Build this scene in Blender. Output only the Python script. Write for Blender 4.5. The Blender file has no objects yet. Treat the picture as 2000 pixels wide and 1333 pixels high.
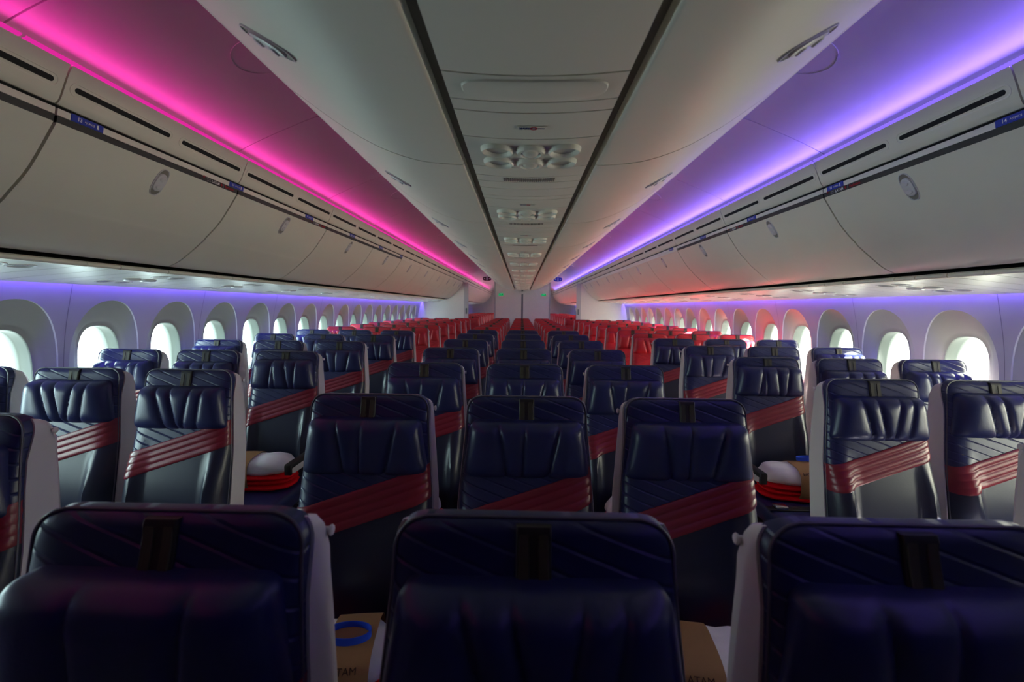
import bpy, bmesh, math, random
from mathutils import Matrix, Vector
random.seed(7)
PI = math.pi
SC = bpy.context.scene
COL = SC.collection

# ------------------------------------------------------------------ camera
EZ = 1.45                                   # eye height above the cabin floor
F_PX = 870.0
cam_d = bpy.data.cameras.new('camera')
cam_d.sensor_width = 36.0
cam_d.lens = F_PX / 2000.0 * 36.0
cam_d.clip_start = 0.02
cam_d.clip_end = 300
cam_d.dof.use_dof = True
cam_d.dof.focus_distance = 1.9
cam_d.dof.aperture_fstop = 4.0
cam = bpy.data.objects.new('camera', cam_d)
COL.objects.link(cam)
cam.matrix_world = (Matrix.Translation((-0.02, 0, EZ))
                    @ Matrix.Rotation(math.atan(17.5 / F_PX), 4, 'Z')
                    @ Matrix.Rotation(PI / 2 - math.atan(66.5 / F_PX), 4, 'X')
                    @ Matrix.Rotation(0.0115, 4, 'Z'))
SC.camera = cam

# ------------------------------------------------------------------ world, sun, exposure
SKY = 4.4
world = bpy.data.worlds.new('sky')
SC.world = world
world.use_nodes = True
wn = world.node_tree
wn.nodes.clear()
w_out = wn.nodes.new('ShaderNodeOutputWorld')
w_bg = wn.nodes.new('ShaderNodeBackground')
w_tc = wn.nodes.new('ShaderNodeTexCoord')
w_sep = wn.nodes.new('ShaderNodeSeparateXYZ')
w_map = wn.nodes.new('ShaderNodeMapRange')
w_map.inputs['From Min'].default_value = -1.0
w_map.inputs['From Max'].default_value = 1.0
w_ramp = wn.nodes.new('ShaderNodeValToRGB')
w_ramp.color_ramp.elements[0].color = (0.68, 0.95, 0.96, 1)      # away from the sun: cooler haze
w_ramp.color_ramp.elements[1].color = (1.0, 0.97, 0.76, 1)      # towards the sun: warmer haze
wn.links.new(w_tc.outputs['Generated'], w_sep.inputs[0])
wn.links.new(w_sep.outputs['X'], w_map.inputs['Value'])
wn.links.new(w_map.outputs[0], w_ramp.inputs[0])
w_gnd = wn.nodes.new('ShaderNodeMapRange')            # the concrete apron below the horizon is darker than the hazy sky
w_gnd.inputs['From Min'].default_value = -0.06
w_gnd.inputs['From Max'].default_value = 0.04
w_gnd.inputs['To Min'].default_value = 0.5
w_gnd.inputs['To Max'].default_value = 1.0
wn.links.new(w_sep.outputs['Z'], w_gnd.inputs['Value'])
w_mul = wn.nodes.new('ShaderNodeVectorMath')
w_mul.operation = 'SCALE'
wn.links.new(w_ramp.outputs[0], w_mul.inputs[0])
wn.links.new(w_gnd.outputs[0], w_mul.inputs['Scale'])
wn.links.new(w_mul.outputs[0], w_bg.inputs['Color'])
w_bg.inputs['Strength'].default_value = SKY
wn.links.new(w_bg.outputs[0], w_out.inputs[0])

sun_d = bpy.data.lights.new('sun', 'SUN')
sun_d.energy = 24.0
sun_d.angle = math.radians(0.6)
sun_d.color = (1.0, 0.93, 0.82)
sun = bpy.data.objects.new('sun', sun_d)
COL.objects.link(sun)
sun.rotation_euler = Vector((-0.84, 0.34, -0.45)).to_track_quat('-Z', 'Y').to_euler()
sun.location = (8, -3, 6)

SC.view_settings.view_transform = 'Standard'
SC.view_settings.look = 'None'
SC.view_settings.gamma = 1.0
SC.view_settings.use_curve_mapping = False
SC.view_settings.exposure = 2.75
SC.cycles.use_denoising = True
SC.cycles.max_bounces = 10
SC.cycles.diffuse_bounces = 6
SC.cycles.glossy_bounces = 4
SC.cycles.transparent_max_bounces = 12
SC.cycles.sample_clamp_indirect = 6.0
SC.cycles.caustics_reflective = False
SC.cycles.caustics_refractive = False

PINK = (1.0, 0.03, 0.44)
VIOLET = (0.22, 0.13, 1.0)
WASH = (0.17, 0.10, 1.0)
CEIL_LED_PINK = 0.11     # visible diffuser lip
CEIL_LED_BLUE = 0.20
COVE_W_PINK = 3.7        # lamp lying in the trough behind the lip
COVE_W_BLUE = 11.0
WASH_W = 14.0

# ------------------------------------------------------------------ materials
def principled(name, color, rough=0.5, spec=0.5, metal=0.0, noise=0.0, nscale=40.0, bump=0.0, bscale=300.0, coat=0.0):
    m = bpy.data.materials.new(name)
    m.use_nodes = True
    nt = m.node_tree
    b = nt.nodes['Principled BSDF']
    b.inputs['Base Color'].default_value = (*color, 1)
    b.inputs['Roughness'].default_value = rough
    b.inputs['Specular IOR Level'].default_value = spec
    b.inputs['Metallic'].default_value = metal
    b.inputs['Coat Weight'].default_value = coat
    tc = nt.nodes.new('ShaderNodeTexCoord')
    if noise:
        n = nt.nodes.new('ShaderNodeTexNoise')
        n.inputs['Scale'].default_value = nscale
        n.inputs['Detail'].default_value = 4
        nt.links.new(tc.outputs['Object'], n.inputs['Vector'])
        mx = nt.nodes.new('ShaderNodeMix')
        mx.data_type = 'RGBA'
        mx.inputs['A'].default_value = (*[c * (1 - noise) for c in color], 1)
        mx.inputs['B'].default_value = (*[min(1, c * (1 + noise)) for c in color], 1)
        nt.links.new(n.outputs['Fac'], mx.inputs['Factor'])
        nt.links.new(mx.outputs['Result'], b.inputs['Base Color'])
    if bump:
        n2 = nt.nodes.new('ShaderNodeTexNoise')
        n2.inputs['Scale'].default_value = bscale
        n2.inputs['Detail'].default_value = 3
        nt.links.new(tc.outputs['Object'], n2.inputs['Vector'])
        bp = nt.nodes.new('ShaderNodeBump')
        bp.inputs['Strength'].default_value = bump
        bp.inputs['Distance'].default_value = 0.002
        nt.links.new(n2.outputs['Fac'], bp.inputs['Height'])
        nt.links.new(bp.outputs[0], b.inputs['Normal'])
    return m

def emission(name, color, strength):
    m = bpy.data.materials.new(name)
    m.use_nodes = True
    nt = m.node_tree
    nt.nodes.clear()
    o = nt.nodes.new('ShaderNodeOutputMaterial')
    e = nt.nodes.new('ShaderNodeEmission')
    e.inputs['Color'].default_value = (*color, 1)
    e.inputs['Strength'].default_value = strength
    nt.links.new(e.outputs[0], o.inputs[0])
    return m

def quilt_leather(name, color, rough, low=None):
    """smooth leather with stitched diagonal quilt lines above the stripe and straight seams below it"""
    m = principled(name, color, rough, 0.5, noise=0.12, nscale=9.0)
    nt = m.node_tree
    b = nt.nodes['Principled BSDF']
    tc = nt.nodes.new('ShaderNodeTexCoord')
    sp = nt.nodes.new('ShaderNodeSeparateXYZ')
    nt.links.new(tc.outputs['Object'], sp.inputs[0])
    def math_node(op, a, bb=None):
        n = nt.nodes.new('ShaderNodeMath')
        n.operation = op
        for i, v in enumerate((a, bb)):
            if v is None:
                continue
            if isinstance(v, (int, float)):
                n.inputs[i].default_value = v
            else:
                nt.links.new(v, n.inputs[i])
        return n.outputs[0]
    x, z = sp.outputs['X'], sp.outputs['Z']
    lin = math_node('ADD', math_node('MULTIPLY', x, 0.36), z)
    fr = math_node('PINGPONG', lin, 0.0165)
    groove = math_node('MINIMUM', math_node('MULTIPLY', fr, 1 / 0.0042), 1.0)
    above = math_node('GREATER_THAN', math_node('SUBTRACT', z, math_node('MULTIPLY', x, 0.33)), 0.852)
    inv = math_node('SUBTRACT', 1.0, groove)
    h1 = math_node('MULTIPLY', inv, above)
    n = nt.nodes.new('ShaderNodeTexNoise')
    n.inputs['Scale'].default_value = 140
    nt.links.new(tc.outputs['Object'], n.inputs['Vector'])
    hgt = math_node('SUBTRACT', math_node('MULTIPLY', n.outputs['Fac'], 0.10), h1)
    bp = nt.nodes.new('ShaderNodeBump')
    if low:
        src = b.inputs['Base Color'].links[0].from_socket
        mxl = nt.nodes.new('ShaderNodeMix')
        mxl.data_type = 'RGBA'
        mxl.inputs['A'].default_value = (*low, 1)
        nt.links.new(above, mxl.inputs['Factor'])
        nt.links.new(src, mxl.inputs['B'])
        nt.links.new(mxl.outputs['Result'], b.inputs['Base Color'])
    bp.inputs['Strength'].default_value = 0.7
    bp.inputs['Distance'].default_value = 0.0022
    nt.links.new(hgt, bp.inputs['Height'])
    nt.links.new(bp.outputs[0], b.inputs['Normal'])
    return m

M = {}
M['panel'] = principled('cream_panel', (0.80, 0.775, 0.67), 0.42, 0.4, noise=0.03, nscale=6)
M['bin'] = principled('bin_white', (0.80, 0.775, 0.67), 0.38, 0.4, noise=0.03, nscale=5)
M['psu'] = principled('service_panel_grey', (0.56, 0.56, 0.52), 0.35, 0.45, noise=0.03, nscale=6)
M['ceil'] = principled('ceiling_white', (0.78, 0.77, 0.76), 0.5, 0.3)
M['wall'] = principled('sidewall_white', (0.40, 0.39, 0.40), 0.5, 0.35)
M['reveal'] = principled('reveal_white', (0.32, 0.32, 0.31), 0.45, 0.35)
M['rim'] = principled('window_rim', (0.09, 0.105, 0.10), 0.4, 0.4)
M['dark'] = principled('dark_gap', (0.008, 0.008, 0.009), 0.7, 0.2)
M['slot'] = principled('slot_dark', (0.012, 0.013, 0.016), 0.6, 0.2)
M['gapstrip'] = principled('recess_dark', (0.05, 0.045, 0.04), 0.6, 0.2)
M['carpet'] = principled('carpet', (0.20, 0.19, 0.19), 0.95, 0.1, noise=0.4, nscale=150, bump=0.6, bscale=400)
M['navy'] = quilt_leather('navy_leather', (0.013, 0.019, 0.084), 0.34, (0.013, 0.016, 0.038))
M['navy_plain'] = principled('navy_leather_plain', (0.013, 0.019, 0.084), 0.34, 0.5, noise=0.12, nscale=9, bump=0.15, bscale=140)
M['red'] = quilt_leather('red_leather', (0.46, 0.020, 0.032), 0.40)
M['red_plain'] = principled('red_leather_plain', (0.46, 0.020, 0.032), 0.40, 0.5, noise=0.12, nscale=9, bump=0.15, bscale=140)
M['piping'] = principled('piping_grey', (0.085, 0.085, 0.11), 0.4, 0.5)
M['band'] = principled('crimson_stripe_leather', (0.20, 0.011, 0.026), 0.33, 0.5, noise=0.1, nscale=12)
M['shell'] = principled('seat_shell_plastic', (0.58, 0.55, 0.55), 0.45, 0.4)
M['strap'] = principled('strap_black', (0.020, 0.019, 0.014), 0.45, 0.4)
M['strap_rail'] = principled('strap_rail_olive', (0.060, 0.056, 0.032), 0.4, 0.4)
M['pad'] = principled('armrest_pad', (0.020, 0.018, 0.018), 0.5, 0.4)
M['metal'] = principled('brushed_steel', (0.6, 0.6, 0.6), 0.25, 0.5, metal=1.0)
M['stripe'] = principled('bin_stripe_black', (0.016, 0.016, 0.017), 0.4, 0.4)
M['blue_sign'] = principled('placard_blue', (0.012, 0.035, 0.40), 0.4, 0.4)
M['white_ink'] = principled('white_print', (0.8, 0.8, 0.8), 0.5, 0.3)
M['red_ink'] = principled('red_print', (0.45, 0.01, 0.025), 0.5, 0.3)
M['grey_ink'] = principled('grey_print', (0.35, 0.35, 0.35), 0.5, 0.3)
M['blue_ink'] = principled('blue_print', (0.01, 0.03, 0.14), 0.5, 0.3)
M['kraft'] = principled('kraft_paper', (0.30, 0.165, 0.075), 0.7, 0.2, noise=0.08, nscale=30)
M['kraft_ink'] = principled('kraft_print', (0.06, 0.03, 0.02), 0.7, 0.2)
M['blanket'] = principled('red_blanket', (0.75, 0.004, 0.012), 0.85, 0.2, noise=0.15, nscale=60, bump=0.4, bscale=300)
M['pillow'] = principled('white_pillow', (0.80, 0.78, 0.80), 0.75, 0.2, bump=0.5, bscale=60)
M['bluetag'] = principled('blue_loop', (0.01, 0.06, 0.55), 0.35, 0.5)
M['lens'] = principled('lamp_lens', (0.55, 0.55, 0.52), 0.15, 0.6)
M['recess'] = principled('lamp_recess', (0.62, 0.60, 0.54), 0.22, 0.6)
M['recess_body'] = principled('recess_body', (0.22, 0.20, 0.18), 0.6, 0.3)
M['joint'] = principled('joint_grey', (0.22, 0.21, 0.24), 0.6, 0.3)
M['lens_shaded'] = principled('lens_shaded', (0.20, 0.19, 0.17), 0.25, 0.5)  # colour darkened to stand for the shade deep inside the side lamp bezels
M['latch'] = principled('latch_plastic', (0.66, 0.65, 0.66), 0.3, 0.5)
M['latch_in'] = principled('latch_pocket', (0.26, 0.24, 0.21), 0.4, 0.4)
M['bulk'] = principled('partition_white', (0.88, 0.87, 0.83), 0.35, 0.45, noise=0.05, nscale=25)
M['post'] = principled('post_grey', (0.16, 0.19, 0.22), 0.4, 0.4)
M['light_post'] = principled('post_light', (0.55, 0.56, 0.58), 0.4, 0.4)
M['exit_green'] = emission('exit_green', (0.0, 0.35, 0.10), 0.14)
M['led_pink'] = emission('led_pink', PINK, CEIL_LED_PINK)
M['led_blue'] = emission('led_violet', VIOLET, CEIL_LED_BLUE)
M['front_dark'] = principled('front_curtain', (0.03, 0.03, 0.04), 0.9, 0.1, noise=0.2, nscale=20)

m = bpy.data.materials.new('window_pane')
m.use_nodes = True
nt = m.node_tree
nt.nodes.clear()
o_ = nt.nodes.new('ShaderNodeOutputMaterial')
t_ = nt.nodes.new('ShaderNodeBsdfTransparent')
t_.inputs[0].default_value = (0.97, 0.985, 0.98, 1)
g_ = nt.nodes.new('ShaderNodeBsdfGlossy')
g_.inputs['Roughness'].default_value = 0.05
mx_ = nt.nodes.new('ShaderNodeMixShader')
mx_.inputs[0].default_value = 0.04
nt.links.new(t_.outputs[0], mx_.inputs[1])
nt.links.new(g_.outputs[0], mx_.inputs[2])
nt.links.new(mx_.outputs[0], o_.inputs[0])
M['pane'] = m

# ------------------------------------------------------------------ mesh helpers
class MB:
    def __init__(self):
        self.v, self.f, self.mi = [], [], []
    def add(self, verts, faces, mi=0):
        o = len(self.v)
        self.v += [tuple(p) for p in verts]
        self.f += [tuple(i + o for i in f) for f in faces]
        self.mi += [mi] * len(faces)
        return self
    def box(self, x0, x1, y0, y1, z0, z1, mi=0):
        v = [(x0, y0, z0), (x1, y0, z0), (x1, y1, z0), (x0, y1, z0), (x0, y0, z1), (x1, y0, z1), (x1, y1, z1), (x0, y1, z1)]
        f = [(0, 3, 2, 1), (4, 5, 6, 7), (0, 1, 5, 4), (1, 2, 6, 5), (2, 3, 7, 6), (3, 0, 4, 7)]
        return self.add(v, f, mi)
    def rbox(self, x0, x1, y0, y1, z0, z1, r, seg=3):
        """box with rounded vertical and horizontal edges"""
        bm = bmesh.new()
        bmesh.ops.create_cube(bm, size=1.0)
        for vv in bm.verts:
            vv.co = Vector((x0 + (vv.co.x + .5) * (x1 - x0), y0 + (vv.co.y + .5) * (y1 - y0), z0 + (vv.co.z + .5) * (z1 - z0)))
        bmesh.ops.bevel(bm, geom=list(bm.edges), offset=r, segments=seg, profile=0.5, affect='EDGES')
        bm.verts.ensure_lookup_table()
        self.add([vv.co[:] for vv in bm.verts], [[w.index for w in fc.verts] for fc in bm.faces])
        bm.free()
        return self
    def loft(self, rings, closed=True, cap0=False, cap1=False):
        n = len(rings[0])
        o = []
        faces = []
        for r in rings:
            o += list(r)
        for i in range(len(rings) - 1):
            for j in range(n if closed else n - 1):
                k = (j + 1) % n
                faces.append((i * n + j, i * n + k, (i + 1) * n + k, (i + 1) * n + j))
        if cap0:
            faces.append(tuple(range(n - 1, -1, -1)))
        if cap1:
            b = (len(rings) - 1) * n
            faces.append(tuple(range(b, b + n)))
        return self.add(o, faces)
    def prism(self, prof, y0, y1, cap=True):
        """closed (x,z) profile extruded along y"""
        return self.loft([[(x, y0, z) for x, z in prof], [(x, y1, z) for x, z in prof]], True, cap, cap)
    def grid(self, fn, nu, nv):
        v = [fn(i / nu, j / nv) for j in range(nv + 1) for i in range(nu + 1)]
        f = [(j * (nu + 1) + i, j * (nu + 1) + i + 1, (j + 1) * (nu + 1) + i + 1, (j + 1) * (nu + 1) + i)
             for j in range(nv) for i in range(nu)]
        return self.add(v, f)
    def xform(self, mat):
        self.v = [tuple(mat @ Vector(p)) for p in self.v]
        return self
    def mesh(self, name, mats, angle=35, recalc=True):
        me = bpy.data.meshes.new(name)
        me.from_pydata(self.v, [], self.f)
        if recalc:
            bm = bmesh.new()
            bm.from_mesh(me)
            bmesh.ops.recalc_face_normals(bm, faces=bm.faces)
            bm.to_mesh(me)
            bm.free()
        if not isinstance(mats, (list, tuple)):
            mats = [mats]
        for mm in mats:
            me.materials.append(M[mm] if isinstance(mm, str) else mm)
        me.polygons.foreach_set('use_smooth', [True] * len(me.polygons))
        if any(self.mi) and len(self.mi) == len(me.polygons):
            me.polygons.foreach_set('material_index', self.mi)
        me.set_sharp_from_angle(angle=math.radians(angle))
        me.update()
        return me
    def obj(self, name, mats, parent=None, **kw):
        return link(name, self.mesh(name, mats, **kw), parent)

def link(name, me, parent=None):
    o = bpy.data.objects.new(name, me)
    COL.objects.link(o)
    if parent is not None:
        o.parent = parent
    return o

def empty(name, loc=(0, 0, 0)):
    o = bpy.data.objects.new(name, None)
    o.empty_display_size = 0.1
    o.location = loc
    COL.objects.link(o)
    return o

def tag(o, label=None, cat=None, group=None, kind=None):
    for k, v in (('label', label), ('category', cat), ('group', group), ('kind', kind)):
        if v:
            o[k] = v
    return o

def copy_tree(o, parent=None):
    c = o.copy()
    COL.objects.link(c)
    c.parent = parent
    for ch in list(o.children):
        copy_tree(ch, c)
    return c

def mirror_mesh(me, name=None):
    m2 = me.copy()
    if name:
        m2.name = name
    for v in m2.vertices:
        v.co.x = -v.co.x
    m2.flip_normals()
    return m2

_text_cache = {}
def text_mesh(body, size, mat, bold=0.0):
    key = (body, size, mat, bold)
    if key not in _text_cache:
        cu = bpy.data.curves.new('lettering', 'FONT')
        cu.body = body
        cu.size = size
        cu.extrude = 0.0004
        cu.offset = bold
        cu.align_y = 'CENTER'
        cu.resolution_u = 2
        ob = bpy.data.objects.new('lettering', cu)
        COL.objects.link(ob)
        dg = bpy.context.evaluated_depsgraph_get()
        me = bpy.data.meshes.new_from_object(ob.evaluated_get(dg))
        bpy.data.objects.remove(ob)
        me.materials.clear()
        me.materials.append(M[mat])
        me.name = 'lettering'
        _text_cache[key] = me
    return _text_cache[key]

def frame_on(origin, right, up):
    """matrix with local x = right, y = up, z = towards the viewer"""
    r = Vector(right).normalized()
    n = r.cross(Vector(up)).normalized()
    u = n.cross(r)
    mt = Matrix((r, u, n)).transposed().to_4x4()
    mt.translation = Vector(origin)
    return mt

ORD = ['nearest', 'second', 'third', 'fourth', 'fifth', 'sixth', 'seventh', 'eighth', 'ninth', 'tenth', 'eleventh',
       'twelfth', 'thirteenth', 'fourteenth', 'fifteenth', 'sixteenth', 'seventeenth', 'eighteenth', 'nineteenth',
       'twentieth', 'twenty-first', 'twenty-second', 'twenty-third', 'twenty-fourth']
SIDE = {-1: 'left', 1: 'right'}

def smooth(a, b, t):
    t = max(0.0, min(1.0, (t - a) / (b - a)))
    return t * t * (3 - 2 * t)

def interp(pts, n):
    """resample a polyline smoothly (Catmull-Rom)"""
    P = [pts[0]] + list(pts) + [pts[-1]]
    out = []
    for i in range(1, len(P) - 2):
        for k in range(n):
            t = k / n
            p0, p1, p2, p3 = P[i - 1], P[i], P[i + 1], P[i + 2]
            out.append(tuple(0.5 * ((2 * p1[c]) + (-p0[c] + p2[c]) * t + (2 * p0[c] - 5 * p1[c] + 4 * p2[c] - p3[c]) * t * t
                                    + (-p0[c] + 3 * p1[c] - 3 * p2[c] + p3[c]) * t ** 3) for c in range(2)))
    out.append(tuple(pts[-1]))
    return out

def flip(prof):
    return [(-x, z) for x, z in prof]

Y_FRONT, Y_BULK, Y_PART, Y_END = -4.0, 11.75, 11.05, 22.0
ROW = 0.80

# ------------------------------------------------------------------ floor, outer shell, end walls
floor = MB().box(-2.79, 2.79, Y_FRONT, Y_END, -0.06, 0.0).obj('floor', 'carpet')
tag(floor, kind='structure')
# crown of the fuselage above bins and ceiling
crown_prof = [(2.78, 1.62), (2.62, 2.0), (2.3, 2.35), (1.8, 2.6), (1.2, 2.72), (0.0, 2.76)]
prof = crown_prof + [(-x, z) for x, z in crown_prof[-2::-1]]
outer = [(x * 1.02, z + 0.03) for x, z in prof]
ceiling = MB().prism(prof + outer[::-1], Y_FRONT, Y_END).obj('ceiling', 'dark')
tag(ceiling, kind='structure')
wf = MB().box(-2.75, 2.75, Y_FRONT - 0.05, Y_FRONT, 0, 2.8).obj('wall_front', 'front_dark')
tag(wf, kind='structure')
wr = MB().box(-2.75, 2.75, Y_END, Y_END + 0.05, 0, 2.8).obj('wall_rear', 'bulk')
tag(wr, kind='structure')

# ------------------------------------------------------------------ aisle ceiling panels, light coves, valances
ceil_prof = interp([(1.475, EZ + .752), (1.43, EZ + .778), (1.325, EZ + .828), (1.188, EZ + .885), (1.05, EZ + .9366), (.9, EZ + .965), (.66, EZ + .975)], 4)
ceil_prof_back = [(x, z + 0.012) for x, z in ceil_prof]
CE0, CEP = 1.26, 1.02
for s in (-1, 1):
    for k in range(-3, 21):
        y0 = CE0 + CEP * (k - 1) + 0.003
        y1 = y0 + CEP - 0.006
        if y0 > Y_END - 0.3:
            break
        key = 'ceil_panel'
        if s == -1 and k == -3:
            base = MB().prism(ceil_prof + ceil_prof_back[::-1], 0, CEP - 0.006).mesh('ceiling_panel', 'ceil')
            base_l = mirror_mesh(base)
        o = link('ceiling_panel', base if s == 1 else base_l, ceiling)
        o.location = (0, y0, 0)
# round speaker covers in the aisle ceiling
disc = MB()
N = 36
def ceil_z(x):
    for (xa, za), (xb, zb) in zip(ceil_prof, ceil_prof[1:]):
        if xb <= x <= xa:
            return za + (zb - za) * (x - xa) / (xb - xa)
    return ceil_prof[-1][1]
def ceil_ring(r, dz, cx=1.02):
    return [(cx + r * math.cos(2 * PI * i / N), r * math.sin(2 * PI * i / N), ceil_z(cx + r * math.cos(2 * PI * i / N)) - dz) for i in range(N)]
disc.loft([ceil_ring(.108, -.004), ceil_ring(.108, .003), ceil_ring(.104, .003), ceil_ring(.103, .0012), ceil_ring(.05, .0012), ceil_ring(.004, .0012)], True, False, True)
disc_me = disc.mesh('speaker_cover', 'ceil')
disc_ml = mirror_mesh(disc_me)
for s in (-1, 1):
    for y in (1.76, 3.82, 5.9, 7.95, 10.0):
        o = link('speaker_cover', disc_me if s == 1 else disc_ml, ceiling)
        o.location = (0, y, 0)

led_prof = [(1.398, EZ + .734), (1.402, EZ + .728), (1.432, EZ + .7235), (1.432, EZ + .727), (1.405, EZ + .731), (1.402, EZ + .735)]
for s in (-1, 1):
    t = empty('cove_light', (s * 1.43, 1.0, EZ + .75))
    tag(t, ('pink' if s == -1 else 'violet') + ' light strip along the outer edge of the ' + SIDE[s] + ' aisle ceiling', 'light strip')
    for k in range(-3, 21):
        y0 = CE0 + CEP * (k - 1) + 0.006
        if y0 > 19:
            break
        if k == -3:
            me = MB().prism(led_prof if s == 1 else flip(led_prof), 0, CEP - .012).mesh('light_tube', 'led_pink' if s == -1 else 'led_blue')
        o = link('light_tube', me)
        o.parent = t
        o.matrix_parent_inverse = Matrix.Translation((-s * 1.43, -1.0, -EZ - .75))
        o.location = (0, y0, 0)
    ld = bpy.data.lights.new('cove_lamp', 'AREA')
    ld.shape = 'RECTANGLE'
    ld.size, ld.size_y = .016, 21.0
    ld.energy = COVE_W_PINK if s == -1 else COVE_W_BLUE
    ld.color = PINK if s == -1 else VIOLET
    lo = bpy.data.objects.new('cove_lamp', ld)
    COL.objects.link(lo)
    lo.parent = t
    lo.matrix_parent_inverse = Matrix.Translation((-s * 1.43, -1.0, -EZ - .75))
    lo.matrix_basis = Matrix.Translation((s * 1.416, 9.0, EZ + .7315)) @ Matrix.Rotation(PI, 4, 'X') @ Matrix.Rotation(s * math.radians(60), 4, 'Y')

# valances with air slots
BIN_SEAMS = [-4.0, -2.76, -1.72, -0.68, 0.36, 1.40, 2.29] + [3.335 + 1.04 * i for i in range(7)] + [10.31, 11.04, 11.11] + [12.15 + 1.04 * i for i in range(10)]
val_a, val_b = (1.410, EZ + .7255), (1.466, EZ + .610)
val_prof = [val_a, (1.418, EZ + .712), (1.452, EZ + .632), (1.459, EZ + .620), (1.468, EZ + .612), (1.48, EZ + .612), (1.48, EZ + .7235)]
for s in (-1, 1):
    tr = empty('trim_%d' % (1 if s == -1 else 2))
    tag(tr, SIDE[s] + ' valance with air slots under the ' + ('pink' if s == -1 else 'violet') + ' cove light', kind='structure')
    for a, b in zip(BIN_SEAMS, BIN_SEAMS[1:]):
        if a > Y_END - 1.1:
            break
        if b - a < .2:
            MB().prism(val_prof if s == 1 else flip(val_prof), a, b).obj('valance_panel', 'panel', tr)
            continue
        pf = val_prof if s == 1 else flip(val_prof)
        o = MB().prism(pf, a + .003, b - .003).obj('valance_panel', 'panel', tr)
        L = (b - a - 0.13) / 2
        for j in range(2):
            c = a + (b - a) * (0.25 + 0.5 * j) 
            # raised rounded frame and the dark slot inside
            def rr(hl, hh, off, n=8):
                pts = []
                for i in range(2 * n):
                    ang = PI / 2 + PI * i / (n - 1) if i < n else -PI / 2 + PI * (i - n) / (n - 1)
                    cy = -hl + hh if i < n else hl - hh
                    pts.append((cy + hh * math.cos(ang), hh * math.sin(ang)))
                return [(s * (1.4367 - .920 * off - .391 * q), c + p, EZ + .668 - .391 * off + .920 * q) for p, q in pts]
            fr = MB().loft([rr(L / 2 + .016, .022, -.002), rr(L / 2 + .016, .022, .0015), rr(L / 2 + .012, .018, .0015), rr(L / 2 + .010, .016, -.001)], True)
            f_o = fr.obj('slot_frame', 'panel', o)
            MB().loft([rr(L / 2, .0085, -.004), rr(L / 2, .0085, .0012)], True, False, True).obj('air_slot', 'slot', o)
    # dark channel behind the valance and above the bins
    d = MB().box(*(sorted((s * 1.475, s * 1.60))), Y_FRONT, Y_END, EZ + .60, EZ + .76).obj('channel', 'dark', tr)

# ------------------------------------------------------------------ side overhead bins
door_ctl = [(1.474, EZ + .5576), (1.565, EZ + .4222), (1.6425, EZ + .340), (1.6715, EZ + .311), (1.781, EZ + .222), (1.8437, EZ + .192), (1.872, EZ + .190)]
door_prof = interp(door_ctl, 4)
door_back = [(1.885, EZ + .215), (1.83, EZ + .225), (1.70, EZ + .32), (1.52, EZ + .5576)]
strip_prof = [(1.4665, EZ + .600), (1.4700, EZ + .580), (1.50, EZ + .580), (1.50, EZ + .600)]
stripe_prof = [(1.4698, EZ + .5785), (1.4738, EZ + .5585), (1.51, EZ + .5585), (1.51, EZ + .5785)]

def oval_pts(a, b, n=28, e=2.6):
    out = []
    for i in range(n):
        t = 2 * PI * i / n
        c, s_ = math.cos(t), math.sin(t)
        out.append((a * math.copysign(abs(c) ** (2 / e), c), b * math.copysign(abs(s_) ** (2 / e), s_)))
    return out

def latch_parts():
    """oval latch pocket in local frame: x along the bin, y up, z out"""
    rim = MB().loft([[(x, y, -.004) for x, y in oval_pts(.030, .062)], [(x, y, .003) for x, y in oval_pts(.029, .061)],
                     [(x, y, .003) for x, y in oval_pts(.0265, .0585)], [(x, y, -.002) for x, y in oval_pts(.025, .057)]], True)
    pocket = MB().add([(x, y, .0006) for x, y in oval_pts(.0268, .0588)], [tuple(range(28))])
    pad = MB().loft([[(x, y, .0004) for x, y in oval_pts(.0245, .040)], [(x, y, .006) for x, y in oval_pts(.0235, .038)],
                     [(x, y, .0085) for x, y in oval_pts(.018, .030)], [(x, y, .0085) for x, y in oval_pts(.002, .003)]], True, False, True)
    for sgn in (-1, 1):
        pad.loft([[(x, y + sgn * .018, .0075) for x, y in oval_pts(.0165, .011, 28, 2)],
                  [(x, y + sgn * .018, .0120) for x, y in oval_pts(.012, .0075, 28, 2)],
                  [(x, y + sgn * .018, .0125) for x, y in oval_pts(.001, .001, 28, 2)]], True, False, True)
    return rim.mesh('latch', 'latch'), pocket.mesh('pocket', 'latch_in'), pad.mesh('paddle', 'latch')
LATCH = latch_parts()

def add_latch(parent, mat):
    r = link('latch', LATCH[0], parent)
    r.matrix_local = mat
    link('pocket', LATCH[1], r)
    link('paddle', LATCH[2], r)
    return r

def prof_at(prof, x):
    for (xa, za), (xb, zb) in zip(prof, prof[1:]):
        if min(xa, xb) <= x <= max(xa, xb) and xa != xb:
            t = (x - xa) / (xb - xa)
            return za + (zb - za) * t, Vector((xb - xa, 0, zb - za)).normalized()

def put_text(parent, body, size, mat, mtx, name='lettering', bold=0.0):
    o = link(name, text_mesh(body, size, mat, bold), parent)
    o.matrix_local = mtx
    return o

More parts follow.
